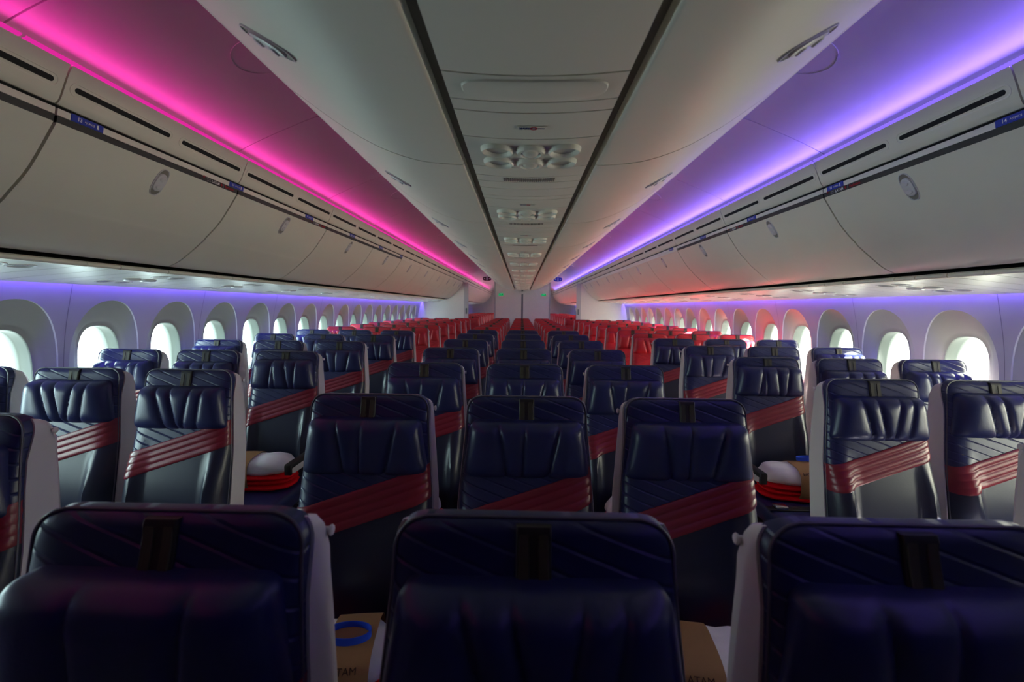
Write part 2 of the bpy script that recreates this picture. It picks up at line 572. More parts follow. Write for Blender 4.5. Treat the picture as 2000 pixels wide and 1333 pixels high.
for s in (-1, 1):
    n_bin = 0
    for bi, (a, b) in enumerate(zip(BIN_SEAMS, BIN_SEAMS[1:])):
        if b < 0.3 or a > Y_END - 1.2 or b - a < .2:
            continue
        g = 0.005
        aft = a > Y_PART
        if a < Y_PART < b:
            b = Y_PART - .02 if False else b
        root = empty('overhead_bin', (0, a, 0))
        n_bin += 1
        tag(root, 'white overhead bin above the %s window seats, %s from the camera' % (SIDE[s], ORD[n_bin - 1]) if n_bin > 1 else
            'white overhead bin above the %s window seats, cut by the picture edge' % SIDE[s], 'overhead bin', 'overhead bins over the %s seats' % SIDE[s])
        w = b - a
        fl = (lambda p: p) if s == 1 else flip
        MB().prism(fl(door_prof + door_back), g, w - g).obj('door', 'bin', root, angle=40)
        MB().prism(fl(strip_prof), .004, w - .004).obj('top_strip', 'panel', root)
        stripe_end = 5.5 if s == -1 else 4.35
        if a < stripe_end - .3:
            MB().prism(fl(stripe_prof), .004, min(w - .004, stripe_end - a)).obj('stripe', 'stripe', root)
        else:
            MB().prism(fl(stripe_prof), .004, w - .004).obj('upper_edge', 'bin', root)
        if not aft:
            z, tn = prof_at(door_prof, 1.515)
            up = Vector((-s * abs(tn.x), 0, abs(tn.z)))
            mt = frame_on((s * 1.515, w / 2, z), (0, -s, 0), up)
            add_latch(root, mt)
        # lettering on the stripe
        tx = [None, None, None, None, None, None]
        right = (0, 1, 0) if s == -1 else (0, -1, 0)
        upv = (-s * 0.19, 0, 0.98)
        def at_stripe(y, xo=0.0012):
            return frame_on((s * (1.4718 - xo), y - a, EZ + .5685), right, upv)
        if bi in (4, 5, 6):
            if s == -1:
                starts = {4: b - .37, 5: b - .255, 6: b - .255}[bi]
                sgn = 1
            else:
                starts = b - .02
                sgn = -1
            put_text(root, '*', .030, 'red_ink', at_stripe(starts + sgn * .005), bold=.0008)
            put_text(root, 'ESPACIO', .0065, 'grey_ink', frame_on(at_stripe(starts + sgn * .032).translation + Vector((0, 0, .004)), right, upv))
            put_text(root, 'ESPACIO', .0065, 'grey_ink', frame_on(at_stripe(starts + sgn * .032).translation - Vector((0, 0, .004)), right, upv))
            put_text(root, 'LATAM', .0165, 'white_ink', at_stripe(starts + sgn * .064), bold=.0003)
            put_text(root, '+', .022, 'red_ink', at_stripe(starts + sgn * .124), bold=.0012)
            put_text(root, '|', .020, 'grey_ink', at_stripe(starts + sgn * .143))
            put_text(root, 'Exclusivo', .0175, 'red_ink', at_stripe(starts + sgn * .155), bold=.0003)

# row placards on the bin top strip
for s in (-1, 1):
    for k in range(6 if s == -1 else 5):
        y = (1.50 if s == -1 else 1.43) + .775 * k
        n = (13 if s == -1 else 14) + k
        right = (0, 1, 0) if s == -1 else (0, -1, 0)
        o = MB().rbox(-.055, .055, -.0115, .0115, -.002, .0012, .001, 1).obj('row_placard', 'blue_sign')
        o.matrix_world = frame_on((s * 1.4672, y, EZ + .591), right, (-s * .17, 0, .98))
        tag(o, 'blue row placard reading %d on the %s bins, %s from the camera' % (n, SIDE[s], ORD[k]), 'sign', 'blue row placards')
        q = put_text(o, str(n), .0165, 'white_ink', Matrix.Translation((-.036, 0, .0014)), bold=.0003)
        q2 = put_text(o, 'A|C|K|C|J', .0085, 'white_ink', Matrix.Translation((-.012, 0, .0014)))
        ic = MB()
        ic.add([(.034 + .0035 * math.cos(2 * PI * i / 10), .0045 + .003 * math.sin(2 * PI * i / 10), .0016) for i in range(10)], [tuple(range(10))])
        ic.add([(.030, -.006, .0016), (.038, -.006, .0016), (.0365, .002, .0016), (.0315, .002, .0016)], [(0, 1, 2, 3)])
        ic.obj('person_icon', 'white_ink', o, recalc=False)

# ------------------------------------------------------------------ side service panels (rail, air outlets, lamps)
psu_ctl = [(1.896, EZ + .156), (1.98, EZ + .146), (2.15, EZ + .130), (2.35, EZ + .112), (2.44, EZ + .100), (2.468, EZ + .097)]
psu_prof = interp(psu_ctl, 3)
psu_back = [(x, z + .012) for x, z in psu_prof[::-1]]
rail_prof = [(1.880, EZ + .174), (1.872, EZ + .168), (1.871, EZ + .158), (1.878, EZ + .152), (1.892, EZ + .151), (1.896, EZ + .174)]
SEG = [(.0, .36), (.36, .52), (.52, .68), (.68, .80)]
for s in (-1, 1):
    tr = empty('trim_%d' % (3 if s == -1 else 4))
    tag(tr, 'service panel rail under the %s overhead bins' % SIDE[s], kind='structure')
    MB().box(*(sorted((s * 1.80, s * 2.52))), Y_FRONT, Y_END, EZ + .235, EZ + .26).obj('channel', 'dark', tr)
    MB().box(*(sorted((s * 2.425, s * 2.435))), Y_FRONT, Y_END, EZ + .112, EZ + .24).obj('light_blocker', 'dark', tr)  # added out of sight to keep wash light from the gap under the bins
    fl = (lambda p: p) if s == 1 else flip
    seg_me, rail_me = [], []
    for q0, q1 in SEG:
        seg_me.append(MB().prism(fl(psu_prof + psu_back), .0025, q1 - q0 - .0025).mesh('service_panel', 'psu', angle=40))
        rail_me.append(MB().prism(fl(rail_prof), .003, q1 - q0 - .003).mesh('rail_cover', 'panel'))
    # module with lamp bezels
    def ring_at(cx, cy, r, dz, n=20, e=1.0):
        out = []
        for i in range(n):
            a_ = 2 * PI * i / n
            x = cx + r * e * math.cos(a_)
            z, _ = prof_at(psu_prof, x)
            out.append((s * x, cy + r * math.sin(a_), z - dz))
        return out
    n_row = 0
    bez_me = {}
    for k in range(-7, 25):
        base_y = 2.32 + ROW * k
        if base_y > Y_END - .9:
            break
        if Y_PART - .5 < base_y < Y_PART + .1:
            pass
        for j, (q0, q1) in enumerate(SEG):
            y = base_y + q0
            rc = link('rail_cover', rail_me[j], tr)
            rc.location = (0, y, 0)
            if j:
                sp = link('service_panel', seg_me[j], tr)
                sp.location = (0, y, 0)
        if base_y < 0.3 or base_y > Y_PART:
            sp = link('service_panel', seg_me[0], tr)
            sp.location = (0, base_y, 0)
            continue
        root = empty('service_unit', (0, base_y, 0))
        link('panel', seg_me[0], root)
        nn = int(round((base_y - (2.32 - 2 * ROW)) / ROW))
        tag(root, 'service unit with lamps and air nozzles over the %s seats, %s from the camera' % (SIDE[s], ORD[nn]), 'service unit', 'service units over the %s seats' % SIDE[s])
        if not bez_me:
            for nm, spots in (('reading_lamp', [(2.02, .13), (2.02, .235)]), ('air_nozzle', [(2.16, .10), (2.16, .205)]), ('flat_lamp', [(2.31, .10), (2.31, .205)])):
                bez_me[nm] = []
                for cx, cy in spots:
                    if nm == 'air_nozzle':
                        mb = MB().loft([ring_at(cx, cy, .040, -.003), ring_at(cx, cy, .040, .006), ring_at(cx, cy, .033, .011), ring_at(cx, cy, .026, .008), ring_at(cx, cy, .020, .012), ring_at(cx, cy, .003, .012)], True, False, True)
                        bez_me[nm].append((mb.mesh(nm, 'latch'), None))
                    else:
                        mb = MB().loft([ring_at(cx, cy, .046, -.003), ring_at(cx, cy, .046, .003), ring_at(cx, cy, .040, .003), ring_at(cx, cy, .037, -.001)], True)
                        lens = MB().loft([ring_at(cx, cy, .0385, .0008), ring_at(cx, cy, .02, .0004), ring_at(cx, cy, .002, .0003)], True, False, True)
                        bez_me[nm].append((mb.mesh(nm, 'latch'), lens.mesh('lens', 'lens_shaded')))
        for nm, lst in bez_me.items():
            for m1, m2 in lst:
                o = link(nm, m1, root)
                if m2:
                    link('lens', m2, o)

# ------------------------------------------------------------------ centre bins and centre service panel
cb_ctl = [(.735, EZ + .661), (.628, EZ + .585), (.553, EZ + .537), (.455, EZ + .4866), (.34, EZ + .4512), (.2255, EZ + .4404), (.205, EZ + .443)]
cb_prof = interp(cb_ctl, 4)
cb_back = [(.205, EZ + .49), (.45, EZ + .53), (.70, EZ + .68)]
CB_SEAMS = [-1.46 + .96 * i for i in range(14)] + [Y_BULK]
CB_SEAMS = [y for y in CB_SEAMS if y <= 11.0] + [Y_BULK]
for s in (-1, 1):
    fl = (lambda p: p) if s == 1 else flip
    n_bin = 0
    for a, b in zip(CB_SEAMS, CB_SEAMS[1:]):
        w = b - a
        if b < .2:
            continue
        root = empty('centre_bin', (0, a, 0))
        n_bin += 1
        tag(root, 'white bowl-shaped centre bin on the %s of the middle panel, %s from the camera' % (SIDE[s], ORD[n_bin - 1]), 'overhead bin', 'centre overhead bins on the %s' % SIDE[s])
        MB().prism(fl(cb_prof + cb_back), .004, w - .004).obj('door', 'bin', root, angle=40)
        edge = [(.735, EZ + .6605), (.742, EZ + .664), (.740, EZ + .690), (.69, EZ + .70), (.70, EZ + .675)]
        MB().prism(fl(edge), .002, w - .002).obj('upper_edge', 'panel', root)
        if a > -.6:
            z, tn = prof_at(cb_prof, .542)
            up = Vector((s * abs(tn.x), 0, abs(tn.z)))
            mt = frame_on((s * .542, w * .5, z), (0, s, 0), up)
            add_latch(root, mt)
    # body above the bins, closing the space to the crown
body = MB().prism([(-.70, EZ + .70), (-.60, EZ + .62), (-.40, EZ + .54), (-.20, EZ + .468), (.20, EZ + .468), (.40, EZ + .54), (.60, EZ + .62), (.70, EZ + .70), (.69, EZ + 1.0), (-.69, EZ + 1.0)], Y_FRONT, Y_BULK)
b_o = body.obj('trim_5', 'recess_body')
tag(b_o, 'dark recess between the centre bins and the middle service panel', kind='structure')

PZ = EZ + .438
def pz(x):
    return PZ - .010 * (1 - (x / .176) ** 2)
n = 12
top_prof = [(-.176 + .352 * i / n, pz(-.176 + .352 * i / n)) for i in range(n + 1)]
def cpanel(w):
    pf = [(-.172, PZ + .03), (-.176, PZ + .005)] + top_prof + [(.176, PZ + .005), (.172, PZ + .03)]
    return MB().prism(pf, .0025, w - .0025)
tr = empty('trim_6')
tag(tr, 'middle service panel between the centre bins', kind='structure')
cseg = {}
def seg(w, key):
    if key not in cseg:
        cseg[key] = cpanel(w).mesh('service_panel', 'panel', angle=40)
    return cseg[key]
def cring(cx, cy, rx, ry, dz, n=24):
    return [(cx + rx * math.cos(2 * PI * i / n), cy + ry * math.sin(2 * PI * i / n), pz(cx + rx * math.cos(2 * PI * i / n)) - dz) for i in range(n)]
bulb_cache = {}
def bulb_meshes():
    out = []
    for r_, cy in enumerate((.078, .180)):
        for c_, cx in enumerate((-.092, 0.0, .092)):
            if c_ == 1:   # air nozzle
                mb = MB().loft([cring(cx, cy, .042, .042, -.004), cring(cx, cy, .042, .042, .004), cring(cx, cy, .036, .036, .012), cring(cx, cy, .029, .029, .013), cring(cx, cy, .025, .025, .007),
                                cring(cx, cy, .020, .020, .012), cring(cx, cy, .012, .012, .017), cring(cx, cy, .002, .002, .017)], True, False, True)
                out.append(('air_nozzle', mb.mesh('air_nozzle', 'panel'), None))
            else:
                mb = MB().loft([cring(cx, cy, .046, .042, -.004), cring(cx, cy, .045, .041, .007), cring(cx, cy, .041, .038, .012), cring(cx, cy, .037, .034, .010), cring(cx, cy, .032, .030, .002)], True)
                # dished lens: a shallow bowl tilted towards the seat
                lens = MB().loft([cring(cx, cy, .0365, .034, .004), cring(cx, cy, .031, .029, -.001), cring(cx * 1.03, cy, .020, .019, -.0016), cring(cx * 1.03, cy, .002, .002, -.002)], True, False, True)
                out.append(('reading_lamp', mb.mesh('reading_lamp', 'panel'), lens.mesh('lens', 'recess')))
    return out
BULBS = bulb_meshes()
grille = MB()
for i in range(24):
    x0 = -.086 + i * .0073
    grille.box(x0, x0 + .0042, .016, .052, pz(x0) - .0016, pz(x0) + .004)
grille_me = grille.mesh('speaker_grille', 'latch_in')
lamp_oval = MB()
ov = oval_pts(.145, .040, 40, 3.2)
def ovr(sc, dz):
    return [(x * sc, .055 + y * (sc if sc < .95 else sc), pz(x * sc) - dz) for x, y in ov]
lamp_oval.loft([ovr(1.0, -.004), ovr(1.0, .0012), ovr(.985, .0035), ovr(.95, .0042), ovr(.5, .0046), ovr(.02, .0048)], True, False, True)
lamp_me = lamp_oval.mesh('ceiling_lens', 'panel')
# every row: lens .108 | strip .052 | notice .154 | lamps .235 | end .097 | speaker .066 | blank .088
WID = [.108, .052, .154, .235, .097, .066, .088]
for k in range(-1, 14):
    y = .862 + ROW * k
    if y + ROW > Y_BULK + .02:
        break
    for j, w in enumerate(WID if k >= 0 else WID[:4] + [.251]):
        if j == 4 and k < 0:
            p = link('service_panel', seg(w, 'wide'), tr)
            p.location = (0, y, 0)
            continue
        if j == 3:
            root = empty('reading_light_unit', (0, y, 0))
            link('panel', seg(w, j), root)
            for nm, m1, m2 in BULBS:
                o = link(nm, m1, root)
                if m2:
                    link('lens', m2, o)
            lab = 'reading light unit with six round bezels in the middle panel, %s from the camera' % ORD[max(0, k)] if k >= 0 else 'reading light unit in the middle panel behind the camera'
            tag(root, lab, 'reading light', 'reading light units in the middle panel')
        else:
            p = link('service_panel', seg(w, j), tr)
            p.location = (0, y, 0)
            if j == 2 and k >= 0:
                st = MB().box(-.036, .036, -.012, .012, -.0004, .0004).obj('notice_sticker', 'panel')
                st.matrix_world = Matrix.Translation((0, y + .080, PZ - .0112)) @ Matrix.Rotation(PI, 4, 'X')
                tag(st, 'small blue and red no-smoking notice in the middle panel, %s from the camera' % ORD[k], 'notice', 'no-smoking notices')
                MB().box(-.030, .030, -.0016, .0016, .0003, .0008).obj('bar', 'blue_ink', st)
                rg = MB().loft([[(.004 + r * 1.0 * math.cos(2 * PI * i / 20), r * math.sin(2 * PI * i / 20), h) for i in range(20)] for r, h in ((.0085, .0004), (.0085, .0011), (.0060, .0011), (.0060, .0004))], True)
                rg.obj('ring', 'red_ink', st)
                put_text(st, 'NO FUMAR', .0055, 'blue_ink', Matrix.Translation((-.031, -.0035, .0006)))
                put_text(st, 'NO SMOKING', .0050, 'blue_ink', Matrix.Translation((-.031, .0045, .0006)))
            if j == 5 and k >= 0:
                gq = link('speaker_grille', grille_me, p)
            if j == 0 and k <= 0:
                lq = link('ceiling_lens', lamp_me, p)
        y += w

# ------------------------------------------------------------------ sidewalls with windows
WP, WY0 = 0.522, 2.178
WALL_CTL = [(2.490, EZ + .225), (2.506, EZ + .135), (2.53, EZ + .03), (2.56, EZ - .10), (2.585, EZ - .25), (2.60, EZ - .45), (2.60, EZ - .70), (2.58, EZ - .95), (2.52, EZ - 1.25), (2.45, EZ - 1.45)]
WALL = interp(WALL_CTL, 4)
ZT, ZB = WALL[0][1], WALL[-1][1]
def wall_x(z):
    if z >= ZT:
        return WALL[0][0]
    for (xa, za), (xb, zb) in zip(WALL, WALL[1:]):
        if zb <= z <= za:
            return xa + (xb - xa) * (za - z) / (za - zb)
    return WALL[-1][0]
NW = 48
BIG_CZ = EZ - .36
def big_oval(i, scale=1.0):
    t = 2 * PI * i / NW
    c, s_ = math.cos(t), math.sin(t)
    ry = .232 * scale
    rz = (.372 if s_ > 0 else .36) * scale
    e = 2.25
    return ry * math.copysign(abs(c) ** (2 / e), c), BIG_CZ + rz * math.copysign(abs(s_) ** (2 / e), s_)
OP_CZ = EZ - .385
def op_oval(i, a=.137, b=.238):
    t = 2 * PI * i / NW
    c, s_ = math.cos(t), math.sin(t)
    e = 2.7
    return a * math.copysign(abs(c) ** (2 / e), c), OP_CZ + b * math.copysign(abs(s_) ** (2 / e), s_)
X_RIM, X_OUT = 2.628, 2.702
def bay_wall():
    """flat part of one bay: wall face between bay edge and the big oval, plus plain upper and lower strips"""
    mb = MB()
    hw = WP / 2
    zt, zb = BIG_CZ + .40, BIG_CZ - .40
    rect = []
    for i in range(NW):
        y, z = big_oval(i)
        t = 2 * PI * i / NW
        c, s_ = math.cos(t), math.sin(t)
        k = min(hw / abs(c) if abs(c) > 1e-6 else 9, .40 / abs(s_) if abs(s_) > 1e-6 else 9)
        rect.append((k * c, BIG_CZ + k * s_))
    mid = [((a[0] + b[0]) / 2, (a[1] + b[1]) / 2) for a, b in zip(rect, [big_oval(i) for i in range(NW)])]
    rings = [rect, mid, [big_oval(i) for i in range(NW)]]
    mb.loft([[(wall_x(z), y, z) for y, z in r] for r in rings], True)
    mb.loft([[(wall_x(z) + .012, y, z) for y, z in rings[2]]] + [[(wall_x(z), y, z) for y, z in rings[2]]], True)
    # four corners of the rectangle are cut by the radial sampling: fill them
    for sy in (-1, 1):
        for sz in (-1, 1):
            cy, cz = sy * hw, BIG_CZ + sz * .40
            best = [p for p in rect if p[0] * sy > 0 and (p[1] - BIG_CZ) * sz > 0]
            a_ = max((p for p in best if abs(abs(p[0]) - hw) < 1e-6), key=lambda p: abs(p[1] - BIG_CZ))
            b_ = max((p for p in best if abs(abs(p[1] - BIG_CZ) - .40) < 1e-6), key=lambda p: abs(p[0]))
            mb.add([(wall_x(q[1]), q[0], q[1]) for q in (a_, (cy, cz), b_)], [(0, 1, 2)])
    zs = [zt + (ZT - zt) * i / 3 for i in range(4)]
    mb.grid(lambda u, v: (wall_x(zt + (ZT - zt) * v), -hw + WP * u, zt + (ZT - zt) * v), 6, 3)
    mb.grid(lambda u, v: (wall_x(ZB + (zb - ZB) * v), -hw + WP * u, ZB + (zb - ZB) * v), 2, 10)
    return mb
def plain_bay(w=WP):
    return MB().grid(lambda u, v: (wall_x(ZB + (ZT - ZB) * v), -w / 2 + w * u, ZB + (ZT - ZB) * v), 2, 24)
def reveal():
    mb = MB()
    A = [big_oval(i) for i in range(NW)]
    B = [op_oval(i, .165, .268) for i in range(NW)]
    rings = []
    for k in range(5):
        t = k / 4
        r = []
        for a_, b_ in zip(A, B):
            y = a_[0] + (b_[0] - a_[0]) * t
            z = a_[1] + (b_[1] - a_[1]) * t
            x0 = wall_x(a_[1]) + .010
            x = x0 + (X_RIM - x0) * (t ** .9)
            r.append((x, y, z))
        rings.append(r)
    C = [op_oval(i, .160, .263) for i in range(NW)]
    rings.append([(X_RIM + .006, y, z) for y, z in C])
    D = [op_oval(i, .146, .248) for i in range(NW)]
    rings.append([(X_RIM + .008, y, z) for y, z in D])
    rings.append([(X_RIM + .009, y, z) for y, z in [op_oval(i, .139, .241) for i in range(NW)]])
    mb.loft(rings, True)
    return mb
def rim():
    mb = MB()
    D = [op_oval(i, .146, .248) for i in range(NW)]
    E = [op_oval(i, .1395, .2415) for i in range(NW)]
    G = [op_oval(i, .135, .237) for i in range(NW)]
    H = [op_oval(i, .132, .234) for i in range(NW)]
    mb.loft([[(X_RIM + .009, y, z) for y, z in E], [(X_RIM + .016, y, z) for y, z in G],
             [(X_OUT - .006, y, z) for y, z in G], [(X_OUT - .003, y, z) for y, z in H], [(X_OUT + .03, y, z) for y, z in H]], True)
    return mb
def orient(me):
    return me
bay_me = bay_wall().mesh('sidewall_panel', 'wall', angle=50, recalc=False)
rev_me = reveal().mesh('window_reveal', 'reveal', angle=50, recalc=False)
rim_me = rim().mesh('window', 'rim', angle=50, recalc=False)
pane_me = MB().add([(X_OUT, *op_oval(i, .1325, .2345)) for i in range(NW)] + [(X_OUT + .006, *op_oval(i, .1325, .2345)) for i in range(NW)],
                   [tuple(range(NW)), tuple(range(2 * NW - 1, NW - 1, -1))]).mesh('pane', 'pane', recalc=False)
plain_me = plain_bay().mesh('sidewall_panel', 'wall', recalc=False)
ML = {k: mirror_mesh(v) for k, v in (('bay', bay_me), ('rev', rev_me), ('rim', rim_me), ('pane', pane_me), ('plain', plain_me))}
MR = dict(bay=bay_me, rev=rev_me, rim=rim_me, pane=pane_me, plain=plain_me)
win_n = 0
for s in (-1, 1):
    S = MR if s == 1 else ML
    # outer skin: opaque sheet with the window holes left open (built as strips around the openings)
    wall = MB()
    def skin(y0, y1, z0, z1):
        wall.box(*(sorted((s * 2.716, s * 2.740))), y0, y1, z0, z1)
    zt, zb = OP_CZ + .243, OP_CZ - .243
    skin(Y_FRONT, Y_END, -.05, zb)
    skin(Y_FRONT, Y_END, zt, 1.66)
    ks = list(range(-11, 37))
    ylast = Y_FRONT
    open_k = [k for k in ks if -3 <= k <= 16 or 20 <= k <= 34]
    for k in open_k:
        yc = WY0 + WP * k
        skin(ylast, yc - .140, zb, zt)
        ylast = yc + .140
    skin(ylast, Y_END, zb, zt)
    wl = wall.obj('wall_' + SIDE[s], 'dark')
    tag(wl, kind='structure')
    for k in ks:
        yc = WY0 + WP * k
        if yc + WP / 2 > Y_END:
            break
        isopen = k in open_k
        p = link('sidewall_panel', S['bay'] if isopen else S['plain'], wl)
        p.location = (0, yc, 0)
        if k % 2 == 0:
            sm = MB()
            sm.grid(lambda u, v: (s * (wall_x(ZB + (ZT - ZB) * v) - .0006), -.0022 + .0044 * u, ZB + (ZT - ZB) * v), 1, 24)
            q = sm.obj('panel_joint', 'joint', wl, recalc=False)
            q.location = (0, yc + WP / 2, 0)
        if isopen:
            win_n += 1
            rv = link('window_reveal', S['rev'], p)
            wq = link('window_%d' % win_n, S['rim'])
            wq.location = (0, yc, 0)
            tag(wq, kind='structure')
            link('pane', S['pane'], wq)
            if k <= 16:
                ld = bpy.data.lights.new('daylight_portal', 'AREA')
                ld.shape = 'RECTANGLE'
                ld.size, ld.size_y = .27, .47
                ld.cycles.is_portal = True
                lo = bpy.data.objects.new('daylight_portal', ld)
                COL.objects.link(lo)
                lo.matrix_world = Matrix.Translation((s * (X_OUT + .012), yc, OP_CZ)) @ Matrix.Rotation(s * PI / 2, 4, 'Y') @ Matrix.Rotation(PI / 2, 4, 'Z')
    # wash light hidden above the sidewall, behind the service panel edge
    wt = empty('wash_light', (s * 2.478, 5, EZ + .140))
    tag(wt, 'violet wash light hidden along the top of the %s window wall' % SIDE[s], 'light strip')
    ld = bpy.data.lights.new('wash_lamp', 'AREA')
    ld.shape = 'RECTANGLE'
    ld.size, ld.size_y = .02, 21.5
    ld.energy = WASH_W
    ld.color = WASH
    lo = bpy.data.objects.new('wash_lamp', ld)
    COL.objects.link(lo)
    lo.parent = wt
    lo.matrix_parent_inverse = Matrix.Translation((-s * 2.478, -5, -EZ - .140))
    lo.matrix_basis = Matrix.Translation((s * 2.478, 10.6, EZ + .150)) @ Matrix.Rotation(-s * math.radians(16), 4, 'Y')
    h = MB().box(-.016, .016, -5.9, 16.3, .022, .03)
    h.obj('housing', 'gapstrip', wt)

# ------------------------------------------------------------------ partitions at the rear
cp = empty('wall_rear_centre', (0, Y_BULK, 0))
tag(cp, 'white two-leaf partition behind the middle seats', kind='structure')
for s in (-1, 1):
    MB().box(*(sorted((s * .022, s * .70))), Y_BULK, Y_BULK + .04, 0, 2.5).obj('partition_leaf', 'bulk', cp).matrix_parent_inverse = Matrix.Translation((0, -Y_BULK, 0))
    MB().box(*(sorted((s * .70, s * .735))), Y_BULK - .02, Y_BULK + .06, 0, 2.5).obj('edge_post', 'light_post', cp).matrix_parent_inverse = Matrix.Translation((0, -Y_BULK, 0))
MB().box(-.022, .022, Y_BULK - .004, Y_BULK + .04, 0, 2.0).obj('middle_gap', 'post', cp).matrix_parent_inverse = Matrix.Translation((0, -Y_BULK, 0))
bxo = MB().rbox(-.085, .085, -.10, 0, -.035, .035, .008, 2).obj('end_box', 'bulk')
bxo.location = (0, Y_BULK - .002, EZ + .375)
tag(bxo, 'small white box under the end of the middle service panel', 'box')
for s in (-1, 1):
    e = MB().rbox(-.058, .058, -.016, 0, -.029, .029, .004, 2).obj('exit_sign', 'exit_green')
    e.location = (s * .56, Y_BULK - .001, EZ + .325)
    tag(e, 'small green lit exit sign on the %s partition leaf' % SIDE[s], 'exit sign', 'exit signs')
    put_text(e, 'EXIT', .036, 'white_ink', Matrix.Translation((-.040, -.0165, 0)) @ Matrix.Rotation(PI / 2, 4, 'X'))
    # side partitions under the bins, with a post on the aisle side
    sp = MB()
    prof = [(1.44, 0), (1.44, EZ + .60)] + [(x + .004, z) for x, z in [(1.474, EZ + .5576), (1.565, EZ + .4222), (1.6425, EZ + .34), (1.781, EZ + .222), (1.88, EZ + .185), (2.50, EZ + .098)]] + [(2.58, EZ - .1), (2.60, EZ - .5), (2.56, 0.4), (2.45, 0)]
    prof = prof if s == 1 else flip(prof)
    so = sp.prism(prof, 0, .04).obj('wall_partition_' + SIDE[s], 'bulk')
    so.location = (0, Y_PART, 0)
    tag(so, kind='structure')
    MB().box(*(sorted((s * 1.335, s * 1.44))), -.03, .05, 0, EZ + .59).obj('edge_post', 'light_post', so)
    MB().box(*(sorted((s * 1.36, s * 1.40))), -.034, -.028, EZ - .18, EZ - .04).obj('grab_plate', 'post', so)
    # lavatory signs under the aisle ceiling
    sg = MB().loft([[(x, 0, z) for x, z in oval_pts(.125, .058, 32, 3)], [(x, -.03, z) for x, z in oval_pts(.125, .058, 32, 3)]], True, True, True).obj('lavatory_sign', 'blue_sign' if s == 1 else 'stripe')
    sg.location = (s * 1.03, 13.1, EZ + .815)
    tag(sg, 'dark oval lavatory sign under the %s aisle ceiling' % ('pink' if s == -1 else 'violet'), 'sign', 'lavatory signs')
    MB().box(-.022, .022, -.033, -.0305, -.035, .035).obj('pictogram', 'white_ink', sg)
    MB().box(-.014, .014, -.0345, -.0332, -.028, .028).obj('pictogram_field', 'blue_sign', sg)
    for t_ in (-1, 1):
        MB().add([(t_ * .10, -.032, 0), (t_ * .06, -.032, .02), (t_ * .06, -.032, -.02)], [(0, 1, 2)]).obj('arrow', 'white_ink', sg, recalc=False)
    hang = MB().box(-.01, .01, -.02, -.01, .055, .13).obj('hanger', 'light_post', sg)

# ------------------------------------------------------------------ seats
ZTOP = 1.17
def yc_(z):
    return -(ZTOP - z) * .17
def hw_(z):
    base = .198 + .016 * smooth(1.15, .85, z) if z < 1.15 else .198
    base = .184 + .021 * (1 - smooth(.80, 1.14, z))
    r = .042
    if z > ZTOP - r:
        d = z - (ZTOP - r)
        return base - r + math.sqrt(max(0, r * r - d * d))
    return base
def front_(x, z):
    hw = hw_(z)
    s_ = min(1, abs(x) / hw)
    edge = max(0.0, 1 - s_ ** 7) ** .5
    topf = math.sqrt(max(0.0, 1 - max(0, (z - (ZTOP - .018)) / .018) ** 2))
    bol = .036 * smooth(.122, .155, abs(x)) * (1 - smooth(.70, .90, z)) * (1 - smooth(.185, .215, abs(x)) * .4)
    lum = .018 * math.exp(-((z - .66) / .14) ** 2)
    return yc_(z) - .008 - (.042 * (1 - .62 * smooth(.98, 1.15, z)) * topf + bol + lum) * edge
zs_ = [.44, .50, .56, .62, .68, .74, .80, .86, .92, .98, 1.03, 1.08, 1.11, 1.12, 1.13, 1.138, 1.146, 1.153, 1.159, 1.164, 1.1675, 1.17]
us_ = [-1, -.985, -.96, -.92, -.86, -.80, -.74, -.68, -.60, -.50, -.35, -.18, 0, .18, .35, .50, .60, .68, .74, .80, .86, .92, .96, .985, 1]
def backrest_mesh(mat):
    mb = MB()
    rings = []
    for z in zs_:
        hw = hw_(z)
        fr = [(u * hw, front_(u * hw, z), z) for u in us_]
        bk = [(u * hw, yc_(z) + .012 + .008 * smooth(1.10, 1.15, z) - .01 * smooth(1.155, 1.17, z), z) for u in (1, .6, 0, -.6, -1)]
        rings.append(fr + bk)
    mb.loft(rings, True, True, True)
    return mb.mesh('backrest', mat, angle=50)
def shell_mesh():
    mb = MB()
    rings = []
    for z, dep in [(.42, .13), (.55, .125), (.70, .12), (.85, .115), (1.0, .105), (1.06, .098)] + [(1.06 + .096 * math.sin(a_ * PI / 18), .098 * math.cos(a_ * PI / 18) + .004) for a_ in range(2, 10)]:
        hw = hw_(min(z, 1.165)) + .005
        y0 = yc_(z) - .004 + .014 * smooth(1.04, 1.13, z)
        y1 = max(y0 + .004, yc_(z) - .004 + dep)
        dep = y1 - y0
        q = min(.03, dep * .4)
        rings.append([(-hw, y0, z), (-hw, y1 - q, z), (-hw + q * .8, y1 - q * .13, z), (-hw * .5, y1, z), (0, y1 + q * .1, z), (hw * .5, y1, z), (hw - q * .8, y1 - q * .13, z), (hw, y1 - q, z), (hw, y0, z), (0, y0 + .002, z)])
    mb.loft(rings, True, True, True)
    return mb.mesh('back_shell', 'shell', angle=40)
